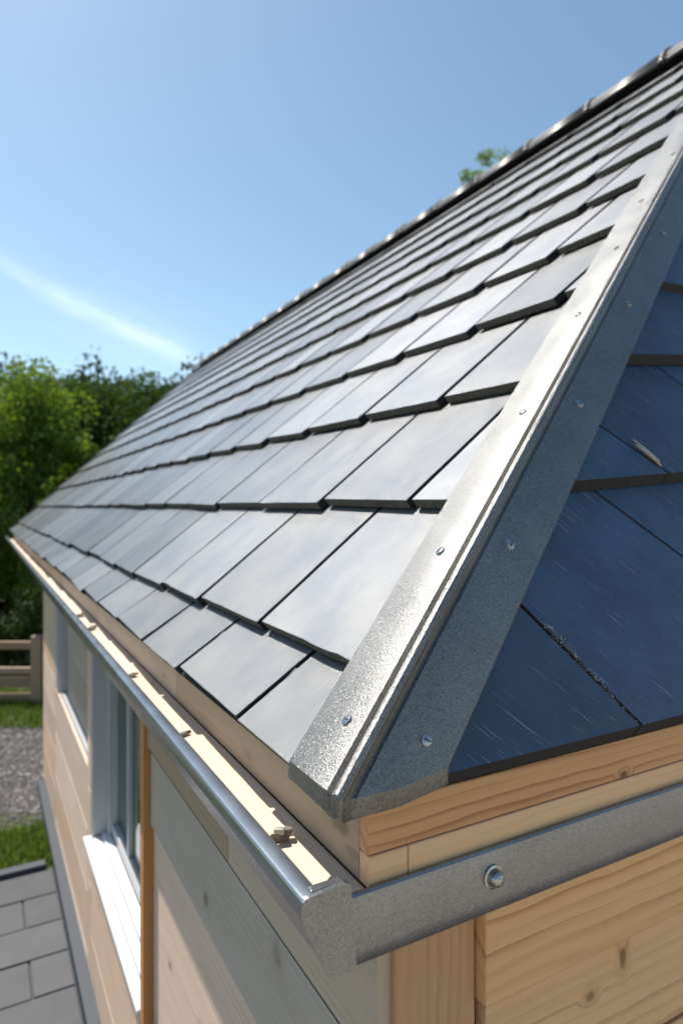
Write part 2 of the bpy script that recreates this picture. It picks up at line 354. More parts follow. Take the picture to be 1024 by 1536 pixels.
def empty(name, loc):
    o = bpy.data.objects.new(name, None); col.objects.link(o); o.location = (loc[0], loc[1], loc[2]+G); o['_w'] = list(o.location); o.empty_display_size = .2; return o
def tag(o, label, cat, group=None, kind=None):
    o['label'] = label; o['category'] = cat
    if group: o['group'] = group
    if kind: o['kind'] = kind
    return o
def struct(o): o['kind'] = 'structure'; return o
def clip(poly, a, b, c):
    """keep points with a*x+b*y>=c"""
    out = []
    for i in range(len(poly)):
        p, q = poly[i], poly[(i+1) % len(poly)]; dp = a*p[0]+b*p[1]-c; dq = a*q[0]+b*q[1]-c
        if dp >= 0: out.append(p)
        if dp*dq < 0: t = dp/(dp-dq); out.append((p[0]+(q[0]-p[0])*t, p[1]+(q[1]-p[1])*t))
    return out

# ---------------------------------------------------------------- the roof's frame
T = .9167; EZ = -.3752; XR = 4.10                     # slope of the long faces, eave height, ridge
H0 = Vector((.407, .727, -.369)); HD = Vector((.70875941, .2746993, .64976949))
nL = Vector((-T, 0, 1)).normalized(); uL = Vector((1, 0, T)).normalized()
nR = Vector((0, -.92107, .38940)); uR = Vector((0, .38940, .92107))
dl = Vector((-.20249, .96153, -.18562)); dr = Vector((.70545, -.27599, -.65282))
def zL(x): return EZ+T*(x-.4)
def hipY(x): return .727+.3876*(x-.407)
def farY(x): return 11.9+1.9*(x-.4)/3.7
B = empty('timber_building', (.5, .76, -G))
tag(B, 'pale timber building with a grey slate hipped roof and zinc gutter', 'building')

# slates on the long left face
TH = .026
def left_rows():
    rows = [(.3985, .529, [1.105, 1.515, 1.875, 2.29, 2.70]), (.529, .824, [1.336, 1.776, 2.20, 2.64]), (.824, 1.148, [1.182, 1.609, 2.062, 2.52]),
            (1.148, 1.486, [1.49, 1.93, 2.37, 2.81]), (1.486, 1.82, [1.36, 1.755, 2.20, 2.66, 3.12]), (1.82, 2.165, [1.70, 2.10, 2.57, 3.02])]
    x = 2.165; k = 0
    while x < XR-.02:
        rows.append((x, min(x+.338, XR+.02), [1.86+.2*(k % 2)+.03*(k % 3)])); x += .338; k += 1
    return rows
mb = MB()
for ri, (xa, xb, js) in enumerate(left_rows()):
    js = list(js)
    while js[0] > hipY(xa)+.45: js.insert(0, js[0]-.43)
    while js[-1] < farY(xb)+.5: js.append(js[-1]+.43+random.uniform(-.01, .01))
    ys = [hipY(xa)-.3]+[y for y in js if y > hipY(xa)+.12]
    for y0, y1 in zip(ys[:-1], ys[1:]):
        g = random.uniform(.0080, .0100)+(.003 if ri >= 3 else 0)+(.005 if ri >= 5 else 0); dx = random.uniform(-.005, .005); dh = random.uniform(-.002, .003); sk = random.uniform(0, .0045) if ri < 3 else random.uniform(.006, .012)
        top = min(xb+.03, XR+.01)
        P = [(xa+dx-sk, y0+g), (top, y0+g), (top, y1-g), (xa+dx+sk, y1-g)]
        if y0 < 5.5:                       # nibbled lower edge with the odd small chip
            for q_ in range(7, 0, -1):
                f_ = q_/8+random.uniform(-.04, .04)
                P.append((xa+dx-sk+2*sk*f_+random.gauss(0, .0003)+(random.uniform(.001, .0025) if random.random() < .05 else 0), y0+g+(y1-y0-2*g)*f_))
        P = clip(P, -.3876, 1, .727-.3876*.407+.010)
        P = clip(P, 1.9/3.7, -1, -(11.9-1.9*.4/3.7)+.0)
        if len(P) < 3: continue
        P = [p for i, p in enumerate(P) if abs(p[0]-P[i-1][0])+abs(p[1]-P[i-1][1]) > 1e-4]
        if len(P) < 3: continue
        P = P[::-1]
        def pt(p, off):
            q = (p[0]-xa)/(xb-xa); hgt = -(TH+.004)*q+dh*(1-q)+off
            return Vector((p[0], p[1], zL(p[0])))+nL*hgt
        bot = [pt(p, -TH) for p in P]; topv = [pt(p, 0) for p in P]
        n_ = (topv[1]-topv[0]).cross(topv[2]-topv[0])
        if n_.dot(nL) < 0: bot.reverse(); topv.reverse()
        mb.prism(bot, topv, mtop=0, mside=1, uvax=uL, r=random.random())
        nb = len(bot)
        for q_ in range(nb):      # flanks between neighbours are coloured dark for the joint's shade, the weathered lower edge is not
            e1 = bot[(q_+1) % nb]-bot[q_]
            if abs(e1.normalized().y) < .75: mb.m[-nb+q_] = 2
slL = mb.build('slates', ['slate', 'edge', 'flank'], B, bevel=.0011, seg=1)
slL['label'] = 'silvery grey slates of the long sunlit roof face'

# slates on the steep navy hip end, coordinates (X from the hip foot, s up the slope)
def PR(X, s, hgt=0): return Vector((H0.x+X, H0.y, H0.z))+uR*s+nR*hgt
rowsR = [(-.008, .0, [(.585, -.72), (1.275, -1.1), (1.82, -1.0), (2.4, -1), (3.0, -1), (3.6, -1), (4.2, -1), (4.8, -1), (5.4, -1), (6, -1), (6.6, -1), (7.2, -1), (7.8, -1)]),
         (.404, .084, [(.945, -1.15), (1.475, -1.08), (2.05, -1.05)]),
         (.690, .12, [(1.62, -1.0), (2.2, -1)]),
         (1.00, .07, [(1.75, -1), (2.3, -1)])]
s_ = 1.36; kk = 0
while s_ < 3.65:
    rowsR.append((s_, .03, [(2.0+.28*(kk % 2), -1)])); s_ += .33; kk += 1
rowsR.append((3.95, .0, [(3, -1)]))
mb = MB()
for i in range(len(rowsR)-1):
    s0, k0, js = rowsR[i]; s1, k1, _ = rowsR[i+1]
    js = list(js)
    while js[-1][0] < 8.5: js.append((js[-1][0]+.56, -1.))
    js = [(js[0][0]-1.3, js[0][1])]+js
    for (xa, da), (xb, db) in zip(js[:-1], js[1:]):
        g = .005
        over = .03 if i < len(rowsR)-2 else 0
        def lineX(x0, d, s): return x0+d*(s-s0-k0*x0)
        P = [(xa+g, s0+k0*xa)]+[(xa+g+(xb-xa-2*g)*q_/8, s0+k0*(xa+(xb-xa)*q_/8)+abs(random.gauss(0, .0008))+(random.uniform(.002, .005) if random.random() < .05 else 0)) for q_ in range(1, 8)]+[(xb-g, s0+k0*xb)]
        ta = s1+k1*xa+over; tb = s1+k1*xb+over
        P += [(lineX(xb-g, db, tb), s1+k1*lineX(xb, db, tb)+over), (lineX(xa+g, da, ta), s1+k1*lineX(xa, da, ta)+over)]
        P = clip(P, 1, -1/.995, .010); P = clip(P, -1, -1/.995, -7.39+.01)
        P = clip(P, 0, -1, -3.69)
        if len(P) < 3: continue
        P = [p for q, p in enumerate(P) if abs(p[0]-P[q-1][0])+abs(p[1]-P[q-1][1]) > 1e-4]
        if len(P) < 3: continue
        dh = random.uniform(-.0015, .0015)
        def pt(p, off):
            q = (p[1]-s0-k0*p[0])/(s1-s0); return PR(p[0], p[1], -(TH+.004)*q+off+dh*(1-q))
        low_ = [p[1]-s0-k0*p[0] < .008 for p in P]
        bot = [pt(p, -TH)-(uR*.015 if lo_ else uR*0) for p, lo_ in zip(P, low_)]; topv = [pt(p, 0) for p in P]
        if (topv[1]-topv[0]).cross(topv[2]-topv[0]).dot(nR) < 0: bot.reverse(); topv.reverse()
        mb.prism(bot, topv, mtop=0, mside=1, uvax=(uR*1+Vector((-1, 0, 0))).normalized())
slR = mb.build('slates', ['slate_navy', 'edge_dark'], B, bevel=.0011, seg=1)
slR['label'] = 'navy scratched slates of the steep hip end'
# back face, mirrored and simpler
mb = MB(); x = .4
while x < XR-.02:
    y = hipY(x)
    while y < farY(x):
        pass_y1 = min(y+.43, farY(x)); q = min(x+.338, XR)
        a = [(2*XR-x, y, zL(x)), (2*XR-x, pass_y1-.007, zL(x)), (2*XR-q, pass_y1-.007, zL(q)-.02), (2*XR-q, max(y, hipY(q)), zL(q)-.02)]
        if a[3][1] < a[2][1]-.01:
            mb.prism([Vector(p)-Vector((0, 0, .02)) for p in a], [Vector(p) for p in a], 0, 1, uvax=(-uL.x, 0, uL.z))
        y += .43
    x += .338
mb.build('slates', ['slate', 'edge'], B)
# starter course under the first slates of both visible eaves
mb = MB()
y = .78
while y < 11.7:
    a = [Vector((x_, y_, zL(x_))) for x_, y_ in ((.4045, y), (.4045, min(y+.42, 11.75)), (.50, min(y+.42, 11.75)), (.50, y))][::-1]
    j_ = random.uniform(-.002, .002)
    mb.prism([p-nL*.039+Vector((j_, 0, 0)) for p in a], [p-nL*.0275+Vector((j_, 0, 0)) for p in a], 0, 0); y += .426
mb.build('starter_slates', 'edge', B, bevel=.001)
mb = MB(); X = .10
while X < 7.1:
    X1 = min(X+.5, 7.3); j_ = random.uniform(-.002, .002)
    a = [PR(X, -.004+j_), PR(X1-.006, -.004+j_), PR(X1-.006, .06), PR(X, .06)]
    mb.prism([p-nR*.041 for p in a], [p-nR*.0275 for p in a], 0, 0); X = X1
mb.build('starter_slates', 'edge', B, bevel=.001)
# roof deck under the slates
mb = MB(); e = .068
def dk(x, y, z): return (x, y, z-e)
LC = [(.435, .76, zL(.435)), (XR, hipY(XR)+.03, zL(XR)), (XR, farY(XR)-.03, zL(XR)), (.435, farY(.435)-.03, zL(.435))]
RC = [(2*XR-p[0], p[1], p[2]) for p in LC]
mb.poly([dk(*p) for p in LC]+[dk(*p) for p in RC], [(0, 1, 2, 3), (7, 6, 5, 4), (0, 4, 5, 1), (3, 2, 6, 7), (0, 3, 7, 4)])
deck = mb.build('roof_deck', 'under', B)
# dark eave felt peeping under the first slates
mb = MB()
mb.prism([Vector((.412, .76, zL(.412)-.033)), Vector((.412, 11.85, zL(.412)-.033)), Vector((.47, 11.85, zL(.47)-.033)), Vector((.47, .76, zL(.47)-.033))][::-1],
         [Vector((.412, .76, zL(.412)-.029)), Vector((.412, 11.85, zL(.412)-.029)), Vector((.47, 11.85, zL(.47)-.029)), Vector((.47, .76, zL(.47)-.029))][::-1])
mb.build('eave_felt', 'under', B)

# hip flashing
mb = MB()
U = (nL+nR).normalized()
def prof():
    P = [(dl*.1372-nL*.012), (dl*.1375+nL*.002), (dl*.1360+nL*.006), (dl*.080+nL*.010), (dl*.020+nL*.013), (dl*.0165+nL*.0125), (dl*.0135+nL*.003), (dl*.0095+nL*.003)]
    c = U*.0135
    side = (dr-dl); side = (side-U*side.dot(U)).normalized()
    for k in range(9):
        a = math.pi*(1.12-1.24*k/8); P.append(c+side*math.cos(a)*.0075+U*math.sin(a)*.0070)
    P += [(dr*.0105+nR*.0070), (dr*.014+nR*.0110), (dr*.060+nR*.0145), (dr*.1085+nR*.0165), (dr*.1105+nR*.014), (dr*.1108-nR*.004)]
    return P
PF = prof()
dY = Vector((0, 1, 0)); dX = Vector((1, 0, 0))
def eave_t(p):
    """where the sheet's cut end lies along the hip for each profile point: parallel to the eaves"""
    a = max(0, p.dot(dl)) if p.dot(dl) > p.dot(dr) else 0; b_ = max(0, p.dot(dr)) if p.dot(dr) >= p.dot(dl) else 0
    t = a*.286+b_*1.0 - .012
    if b_ > .095: t += (b_-.095)*1.1
    return t
LEN = (XR-H0.x)/HD.x
rows = [[H0+p+HD*eave_t(p) for p in PF]]
for t in np.linspace(.16, LEN+.02, 40): rows.append([H0+p+HD*float(t) for p in PF])
n = len(PF); i0 = 0
for rw in rows: mb.v += [tuple(p) for p in rw]
for a in range(len(rows)-1):
    for q in range(n-1):
        mb.f.append([a*n+q+1, a*n+q, (a+1)*n+q, (a+1)*n+q+1]); mb.uv.append([(a*.1, q*.02)]*4); mb.m.append(0); mb.r.append(.5); mb.sm.append(False)
# folded down front lip, bowed in the middle of the left half
base = len(mb.v)
for qi, p in enumerate(PF):
    f = qi/(n-1); drop = .019+.008*math.sin(math.pi*min(1, max(0, f)))
    mb.v.append(tuple(rows[0][qi]-Vector((0, 0, 1))*drop-HD*.003))
for q in range(n-1):
    mb.f.append([q, q+1, base+q+1, base+q]); mb.uv.append([(0, q*.02)]*4); mb.m.append(0); mb.r.append(.5); mb.sm.append(False)
fl = mb.build('hip_flashing', 'flash', B)
so = fl.modifiers.new('solid', 'SOLIDIFY'); so.thickness = .0016; so.offset = -1
bv = fl.modifiers.new('bevel', 'BEVEL'); bv.width = .0012; bv.segments = 2; bv.limit_method = 'ANGLE'; bv.angle_limit = R(30)
for p in fl.data.polygons: p.use_smooth = True
fl.data.set_sharp_from_angle(angle=R(22))
def screw(P, nrm, rad=.0084, parent=fl, tilt=0):
    nrm = Vector(nrm).normalized(); t = nrm.orthogonal().normalized(); s2 = nrm.cross(t); ang = random.random()*3
    a_ = (t*math.cos(ang)+s2*math.sin(ang)); b_ = nrm.cross(a_)
    mb = MB(); nseg = 20
    for r0, r1, h0, h1, sm in ((1.25, 1.25, -.001, .0012, 0), (1.25, 1., .0012, .0016, 0), (1., .98, .0016, .0040, 0), (.98, .80, .0040, .0052, 1), (.80, .40, .0052, .0058, 1)):
        for k in range(nseg):
            A0, A1 = 2*math.pi*k/nseg, 2*math.pi*(k+1)/nseg
            f = lambda r, A, h: P+(a_*math.cos(A)+b_*math.sin(A))*r*rad+nrm*h
            mb.face([f(r0, A0, h0), f(r0, A1, h0), f(r1, A1, h1), f(r1, A0, h1)], [(0, 0)]*4, smooth=bool(sm))
    mb.face([P+(a_*math.cos(2*math.pi*k/nseg)+b_*math.sin(2*math.pi*k/nseg))*.4*rad+nrm*.0058 for k in range(nseg)], [(0, 0)]*nseg)
    # the driver slot, cut as a dark bar
    c = P+nrm*.0056
    V = [c+a_*x*rad*.62+b_*y*rad*.13+nrm*z for x, y, z in ((-1,-1,0),(1,-1,0),(1,1,0),(-1,1,0),(-1,-1,.0006),(1,-1,.0006),(1,1,.0006),(-1,1,.0006))]
    mb.poly(V, [(0,3,2,1),(4,5,6,7),(0,1,5,4),(1,2,6,5),(2,3,7,6),(3,0,4,7)], m=1)
    return mb.build('screw', ['chrome', 'dark_gap'], parent)
for t, a in ((.098, .053), (.45, .062), (.879, .055), (1.319, .057), (1.72, .055), (2.107, .068), (2.517, .041), (2.95, .055)):
    screw(H0+HD*t+dl*a+nL*.0110, nL+dl*.03)
for t, a in ((.123, .064), (.506, .048), (.944, .049), (1.40, .05), (1.85, .05), (2.3, .05), (2.75, .05)):
    screw(H0+HD*t+dr*a+nR*.0141, nR-dr*.04)

# ridge tiles: half round caps, each overlapping the next with a collar
rc = MB()
rc.box((XR-.03, hipY(XR), zL(XR)-.05), (XR+.03, farY(XR), zL(XR)-.015))
ridge = rc.build('ridge_cap', 'under', B)
y = hipY(XR)-.05; k = 0
while y < farY(XR)-.05:
    y1 = min(y+.62, farY(XR)+.02); mb = MB()
    def ring(yy, r, z=0): return [(XR+math.cos(A)*r, yy, zL(XR)-.05+math.sin(A)*r*1.0+z) for A in np.linspace(math.pi*1.0, 0, 13)]
    secs = [(y, .118, .003), (y+.006, .126, .003), (y+.034, .126, .003), (y+.044, .121, .001), (y1+.02, .114, -.002)]
    rings = [ring(a, b_, c) for a, b_, c in secs]
    for ra, rb in zip(rings[:-1], rings[1:]):
        for q in range(12): mb.face([ra[q], rb[q], rb[q+1], ra[q+1]], [(0, 0)]*4, smooth=True, r=.5)
    o = mb.build('ridge_tile', 'ridge', ridge); so = o.modifiers.new('solid', 'SOLIDIFY'); so.thickness = .012; so.offset = -1
    y = y1; k += 1
# far verge strip
mb = MB()
for x0, x1 in ((.4, XR), (2*XR-.4, XR)):
    z0, z1 = EZ, zL(XR); ya, yb = farY(.4), farY(XR)
    V = [(x0, ya-.02, z0-.07), (x1, yb-.02, z1-.07), (x1, yb+.03, z1-.07), (x0, ya+.03, z0-.07), (x0, ya-.02, z0+.012), (x1, yb-.02, z1+.012), (x1, yb+.03, z1+.012), (x0, ya+.03, z0+.012)]
    mb.poly(V, [(0,3,2,1),(4,5,6,7),(0,1,5,4),(1,2,6,5),(2,3,7,6),(3,0,4,7)], m=0)
mb.build('verge_strip', 'ridge', B)

# fascias
YE = 11.663
def boards(name, mt, segs, bevel=.0027, label=None, parent=None):
    mb = MB()
    for lo, hi in segs: mb.box(lo, hi, r=(.45+.1*random.random() if mt in ('w_honey', 'w_red', 'w_post', 'w_trim') else None))
    o = mb.build(name, mt, parent or B, bevel=bevel)
    if label: o['label'] = label
    return o
boards('fascia', 'w_fascia', [((.4569, .7727, -.5179), (.4804, 1.7334, -.4227+.0)), ((.4569, 1.7355, -.5179), (.4804, 4.494, -.4227)), ((.4569, 4.4961, -.5179), (.4804, 7.49, -.4227)), ((.4569, 7.4921, -.5179), (.4804, YE, -.4227))], .0016, 'weathered tan fascia board under the long eave')
boards('fascia', 'w_red', [((.4573, .749, -.4735), (8.3139, .7725, -.4066))], .0021, 'reddish grained upper fascia board under the hip end')
boards('fascia', 'w_honey', [((.4574, .7469, -.5184), (.5211, .7725, -.4745)), ((.5227, .7469, -.5184), (8.3139, .7725, -.4745))], .0016, 'pale honey lower fascia strip under the hip end')
boards('fascia', 'w_fascia', [((8.2925, .7811, -.5179), (8.316, YE, -.4227))])
boards('eave_ledge', 'w_ledge', [((.3702, .7383, -.5371), (.4564, 2.033, -.52)), ((.3702, 2.0346, -.5371), (.4564, 5.35, -.5202)), ((.3702, 5.3516, -.5371), (.4564, YE, -.52))], .0013, 'bright pale board lying between fascia and gutter')
boards('soffit', 'w_fascia', [((.4601, .7918, -.5564), (.5992, YE, -.5403))])

# eaves gutter on the long side
gp = [(.3766, -.52), (.3766, -.4920), (.3740, -.4890), (.3540, -.4902), (.3510, -.4914), (.3490, -.4938), (.3482, -.4965), (.3472, -.5115), (.3484, -.5150), (.3863, -.5917), (.3916, -.5949), (.4248, -.5971), (.4259, -.5393)]
mb = MB(); mb.extrude(gp[::-1], .7319, YE+.4815, lambda q, t: (q[0], t, q[1]), smooth=True, uvax=(0, 1, 0))
gut = mb.build('gutter', 'gutter', B); gut.data.set_sharp_from_angle(angle=R(28))
mb = MB()
cp = [(.3858, -.5985), (.3466, -.5160), (.3456, -.5120), (.3468, -.4960), (.3478, -.4920), (.3510, -.4890), (.3560, -.4874), (.4109, -.4842), (.4168, -.4879), (.4253, -.6019)]
mb.extrude(cp[::-1], .7245, .7315, lambda q, t: (q[0], t, q[1]), smooth=False)
mb.prism([Vector(p) for p in ((.3627, .7317, -.4879), (.4109, .7317, -.4874), (.4109, .7447, -.4874), (.3649, .7447, -.4879))], [Vector(p) for p in ((.3627, .7317, -.4847), (.4109, .7317, -.4842), (.4109, .7447, -.4847), (.3649, .7447, -.4852))])
mb.build('end_cap', 'zinc', gut, bevel=.0013)

# flat zinc band along the hip end
mb = MB()
bp = [(.7420, -.5109), (.7375, -.5109), (.7348, -.5135), (.7327, -.535), (.7324, -.5564), (.7334, -.5832), (.7350, -.6029), (.7372, -.6056), (.7420, -.6051)]
mb.extrude(bp, .4170, 8.346, lambda q, t: (t, q[0], q[1]), smooth=True, uvax=(1, 0, 0))
band = mb.build('gutter_band', 'zinc', B); band.data.set_sharp_from_angle(angle=R(40))
for xb_ in (.6639, 2.354, 4.066, 5.778, 7.49):
    P = Vector((xb_, .7325, -.5502)); mb = MB(); nseg = 24
    prf = [(.0177, .0), (.0177, .0024), (.0144, .0036), (.0134, .0032), (.0128, .0064), (.0112, .0112), (.0086, .0148), (.0048, .0169), (.0005, .0177)]
    for (r0, h0), (r1, h1) in zip(prf[:-1], prf[1:]):
        for k in range(nseg):
            A0, A1 = 2*math.pi*k/nseg, 2*math.pi*(k+1)/nseg
            f = lambda r, A, h: P+Vector((math.cos(A)*r, -h, math.sin(A)*r))
            mb.face([f(r0, A0, h0), f(r0, A1, h0), f(r1, A1, h1), f(r1, A0, h1)], [(0, 0)]*4, smooth=True)
    mb.build('bolt', 'chrome', band).data.set_sharp_from_angle(angle=R(45))
boards('band_backing', 'w_post', [((.4815, .7425, -.5992), (8.132, .7704, -.52))], 0)

# walls. core volume first
mb = MB(); mb.box((.7116, .856, -G-.0535), (8.132, 6.955, -.428)); mb.box((1.498, 6.955, -G-.0535), (8.132, 11.984, -.428)); mb.build('wall_core', 'dark_gap', B)
# long side, near the corner
boards('frieze_board', 'w_fascia', [((.5179, .8218, -.856), (.5511, 1.4927, -.535)), ((.5179, 1.4959, -.856), (.5511, 2.3594, -.535))], .0021)
boards('wall_plank', 'w_grey', [((.5290, .8196, -1.1396), (.5540, 2.3594, -.8790))], .004, 'bluish weathered plank below the frieze')
def planks(y0, y1, ztop, zbot, hgt=.2621, x=.535):
    z = ztop; out = []
    while z > zbot+.0321:
        zz = max(z-hgt, zbot); out.append(((x, y0, zz+.005), (x+.0321, y1, z))); z = zz
    return out
boards('gap_shade_strip', 'dark_gap', [((.5300, .8196, -.8788), (.56, 2.3594, -.8562)), ((.5400, .8196, -1.1528), (.56, 2.3594, -1.1398))], 0)  # dark strips set into the plank gaps to stand for their shade
seg = planks(.8196, 2.3594, -1.153, -G+.0321, .6634, .5400)
seg += planks(2.4246, 3.852, -1.8672, -G+.0321, .535)
seg += planks(3.9804, 5.8315, -1.498, -G+.0321, .36)
seg += planks(5.8422, 7.0192, -.535, -G+.0321, .30)
seg += planks(3.8574, 3.975, -.535, -G+.0321, .535)
boards('wall_boards', 'w_wall', seg, .0021)
boards('wall_boards', 'w_wall', [((.5992, 6.9925, -G), (1.5194, 7.0192, -.535)), ((1.482, 7.0192, -G), (1.5087, 11.984, -.4815))], .0)
boards('vertical_trim', 'w_trim', [((.505, 2.3626, -G+.0321), (.5778, 2.4203, -.5457))], .0032, 'orange brown vertical trim beside the window')
# main window, set back in its opening
wf = MB()
def jamb(m_, lo, hi): m_.box(lo, hi, r=.5)
jamb(wf, (.538, 3.811, -1.83), (.706, 3.852, -.535))     # far reveal lining
jamb(wf, (.615, 3.745, -1.819), (.685, 3.809, -.535))
jamb(wf, (.633, 2.43, -1.819), (.685, 3.743, -1.760))    # bottom rail
jamb(wf, (.645, 2.425, -1.758), (.685, 2.45, -.535))     # near jamb
jamb(wf, (.642, 3.35, -1.758), (.685, 3.385, -.535))     # mullion
jamb(wf, (.633, 2.452, -.61), (.685, 3.268, -.535))
jamb(wf, (.633, 3.317, -.61), (.685, 3.743, -.535))
frame = wf.build('window', 'frame', B, bevel=.0032)
mb = MB(); mb.box((.6613, 2.4824, -1.7548), (.6666, 3.745, -.5992)); mb.build('pane', 'glass', frame)
mb = MB(); mb.box((.4943, 2.4246, -1.8639), (.5403, 3.852, -1.8383), r=.535); mb.box((.5425, 2.4246, -1.8565), (.5832, 3.8092, -1.8318), r=.535); mb.box((.5853, 2.4246, -1.8511), (.6313, 3.8092, -1.819), r=.535); mb.build('sill', 'white', frame, bevel=.0043)
# shuttered far window
sf = MB(); sf.box((.5329, 5.6496, -1.4766), (.5992, 5.8315, -.535), r=.535); sf.box((.535, 5.5212, -1.4552), (.5992, 5.564, -.535), r=.535); sf.box((.5511, 3.9804, -1.498), (.5992, 5.6475, -1.4606), r=.535)
shut = sf.build('shuttered_window', 'frame', B, bevel=.0032)
mb = MB()
for k in range(3):
    mb.box((.5906, 3.9825, -1.4584+.3103*k), (.6152, 5.5159, -1.1535+.3103*k))
mb.build('shutter', 'w_grey', shut, bevel=.0021)
mb = MB(); mb.box((.5778, 5.5672, -1.4584), (.5992, 5.6464, -.535)); mb.build('gasket', 'dark_gap', shut)
# corner post and short side siding: each board laps over the recessed top of the one below
boards('corner_post', 'w_post', [((.5414, .8078, -G+.03), (.6955, .856, -.535))], .0043, 'orange brown corner post')
mb = MB(); z = -.583; k = 0
while z > -G+.1:
    zz = z-.214; x0 = .6992 if k == 0 else .7110
    if k == 0: mb.box((x0, .7870, zz), (8.132, .8300, z), r=.52)
    else:
        r_ = .5; of = (random.uniform(0, 9), random.uniform(0, 9))
        mb.box((x0, .8000, zz), (8.132, .8290, z-.010), r=r_, off=of)
    z = zz; k += 1
mb.build('siding_boards', 'w_board', B, bevel=.003)
mb = MB(); mb.box((.705, .8305, -G+.03), (8.13, .852, -.56)); mb.build('siding_backing', 'flank', B)
# plinth
boards('plinth', 'concrete', [((.5511, .8453, -G-.0214), (8.1106, 6.9764, -G+.03))], 0)
for px_, py_ in ((1.284, 11.77), (1.284, 9.416)):
    pass

# ---------------------------------------------------------------- small loose things
def chunk(name, c, size, mt, label, cat, group=None, n=3, up=Vector((0, 0, 1)), seed=0, long=Vector((1, .3, 0))):
    rr = random.Random(seed); mb = MB(); c = Vector(c)
    for k in range(n):
        cc = c+Vector((rr.uniform(-.25, .25), rr.uniform(-.25, .25), 0))*size+up*(size*.22*(1+k*.8))
        a = (long.normalized()+Vector((rr.uniform(-.25, .25), rr.uniform(-.25, .25), rr.uniform(-.12, .12)))).normalized()*size*(.55-.08*k); t = a.orthogonal().normalized(); s2 = a.cross(t).normalized()
        V = []
        for sx in (-1, 1):
            for A in range(6):
                r_ = size*.24*rr.uniform(.6, 1.25); V.append(cc+a*sx*rr.uniform(.75, 1.1)+(t*math.cos(A*1.047)+s2*math.sin(A*1.047))*r_)
        mb.poly(V, [tuple(range(5, -1, -1)), tuple(range(6, 12))]+[(q, (q+1) % 6, 6+(q+1) % 6, 6+q) for q in range(6)], m=k % 2)
    o = mb.build(name, [mt, 'twig_pale'], None, origin=c, bevel=size*.04)
    return tag(o, label, cat, group)
g_ = 'broken wood bits on the ledge'
chunk('wood_fragment', (.4080, .9250, -.5198), .028, 'twig', 'splintered grey wood fragment on the pale ledge nearest the gutter end cap', 'debris', g_, 4, seed=3, long=Vector((1, -.5, 0)))
chunk('wood_fragment', (.4050, 1.4531, -.52), .022, 'twig', 'second wood bit from the gutter end, small dark crumb on the ledge', 'debris', g_, 2, seed=5)
chunk('wood_fragment', (.4050, 2.033, -.5202), .026, 'twig', 'third wood bit from the gutter end, against the gutter rim', 'debris', g_, 2, seed=8)
chunk('wood_fragment', (.4060, 2.889, -.5202), .032, 'twig', 'fourth wood bit from the gutter end, dark lump on the ledge', 'debris', g_, 2, seed=11)
chunk('wood_fragment', (.4060, 3.2635, -.5202), .030, 'twig', 'farthest of the wood bits lying on the ledge', 'debris', g_, 2, seed=12)
# chips of slate under the shadow line at the flashing foot, splinter in a joint, grit in a joint
a, b_ = PR(.858, .558, .000), PR(.922, .502, .002)
mb = MB(); d = (b_-a); q = d.cross(nR).normalized()
for k in range(4):
    o_ = q*(k-1.5)*.004; mb.tube([a+o_+d*random.uniform(-.1, .2), a+o_+d*.5+nR*random.uniform(0, .003)+q*random.uniform(-.002, .002), b_+o_+d*random.uniform(-.1, .1)], [.0012, .0026, .0014], n=6, m=k % 2)
tag(mb.build('wood_splinter', ['twig_pale', 'twig'], None, origin=a), 'pale wood splinter stuck in a joint between navy slates', 'splinter')
mb = MB(); rr = random.Random(4)
for k in range(900):
    t = rr.random()**.8; s = .19*(1-t)-.005*t; X = .585-.72*(s+.008)
    c = PR(X+rr.gauss(0, .0028), s, rr.uniform(-.017, -.004)); r_ = rr.uniform(.0006, .0017)
    V = [c+Vector((dx_*r_*rr.uniform(.7, 1.3), dy_*r_, dz_*r_*rr.uniform(.6, 1.2))) for dx_, dy_, dz_ in ((1,0,0),(-1,0,0),(0,1,0),(0,-1,0),(0,0,1),(0,0,-1))]
    mb.poly(V, [(0,2,4),(2,1,4),(1,3,4),(3,0,4),(2,0,5),(1,2,5),(3,1,5),(0,3,5)], m=0 if rr.random() < .6 else 1)
tag(mb.build('grit', ['twig', 'twig_pale'], None, origin=PR(.5, .1)), 'grey grit packed in the open joint between navy slates', 'grit', kind='stuff')

# ---------------------------------------------------------------- ground
def wp(px, D, z=0.): p = FWD*D+RGT*((px-512)/972*D); return Vector((p.x, p.y, z-G))
mb = MB(); S = 900
mb.face([(-S, -S, -G), (S, -S, -G), (S, S, -G), (-S, S, -G)], [(0, 0)]*4)
struct(mb.build('ground', 'ground'))
mb = MB(); mb.face([(.8, -30, -G+.006), (40, -30, -G+.006), (40, .6, -G+.006), (.8, .6, -G+.006)], [(0, 0)]*4); struct(mb.build('bounce_ground', 'bounce_ground'))  # unseen ground added for warm bounce and a neutral reflection in the band
mb = MB(); mb.face([(-30, -30, -G+.006), (.798, -30, -G+.006), (.798, -1.3, -G+.006), (-30, -1.3, -G+.006)], [(0, 0)]*4); struct(mb.build('bounce_ground', 'bounce_ground'))  # rest of the added bounce ground, also out of view
mb = MB(); mb.face([(-30, -1.29, -G+.008), (-3.3, -1.29, -G+.008), (-3.3, 5.2, -G+.008), (-30, 5.2, -G+.008)], [(0, 0)]*4); struct(mb.build('reflection_ground', 'gravel'))  # unseen grey ground added so the gutter does not reflect green
mb = MB(); z = -G+.004
pts = [wp(-900, 5.75, .004), wp(110, 5.75, .004), wp(110, 7.9, .004), wp(-900, 7.9, .004)]
mb.face(pts, [(0, 0)]*4); struct(mb.build('gravel_path', 'gravel'))
mb = MB()
PY1 = 5.25
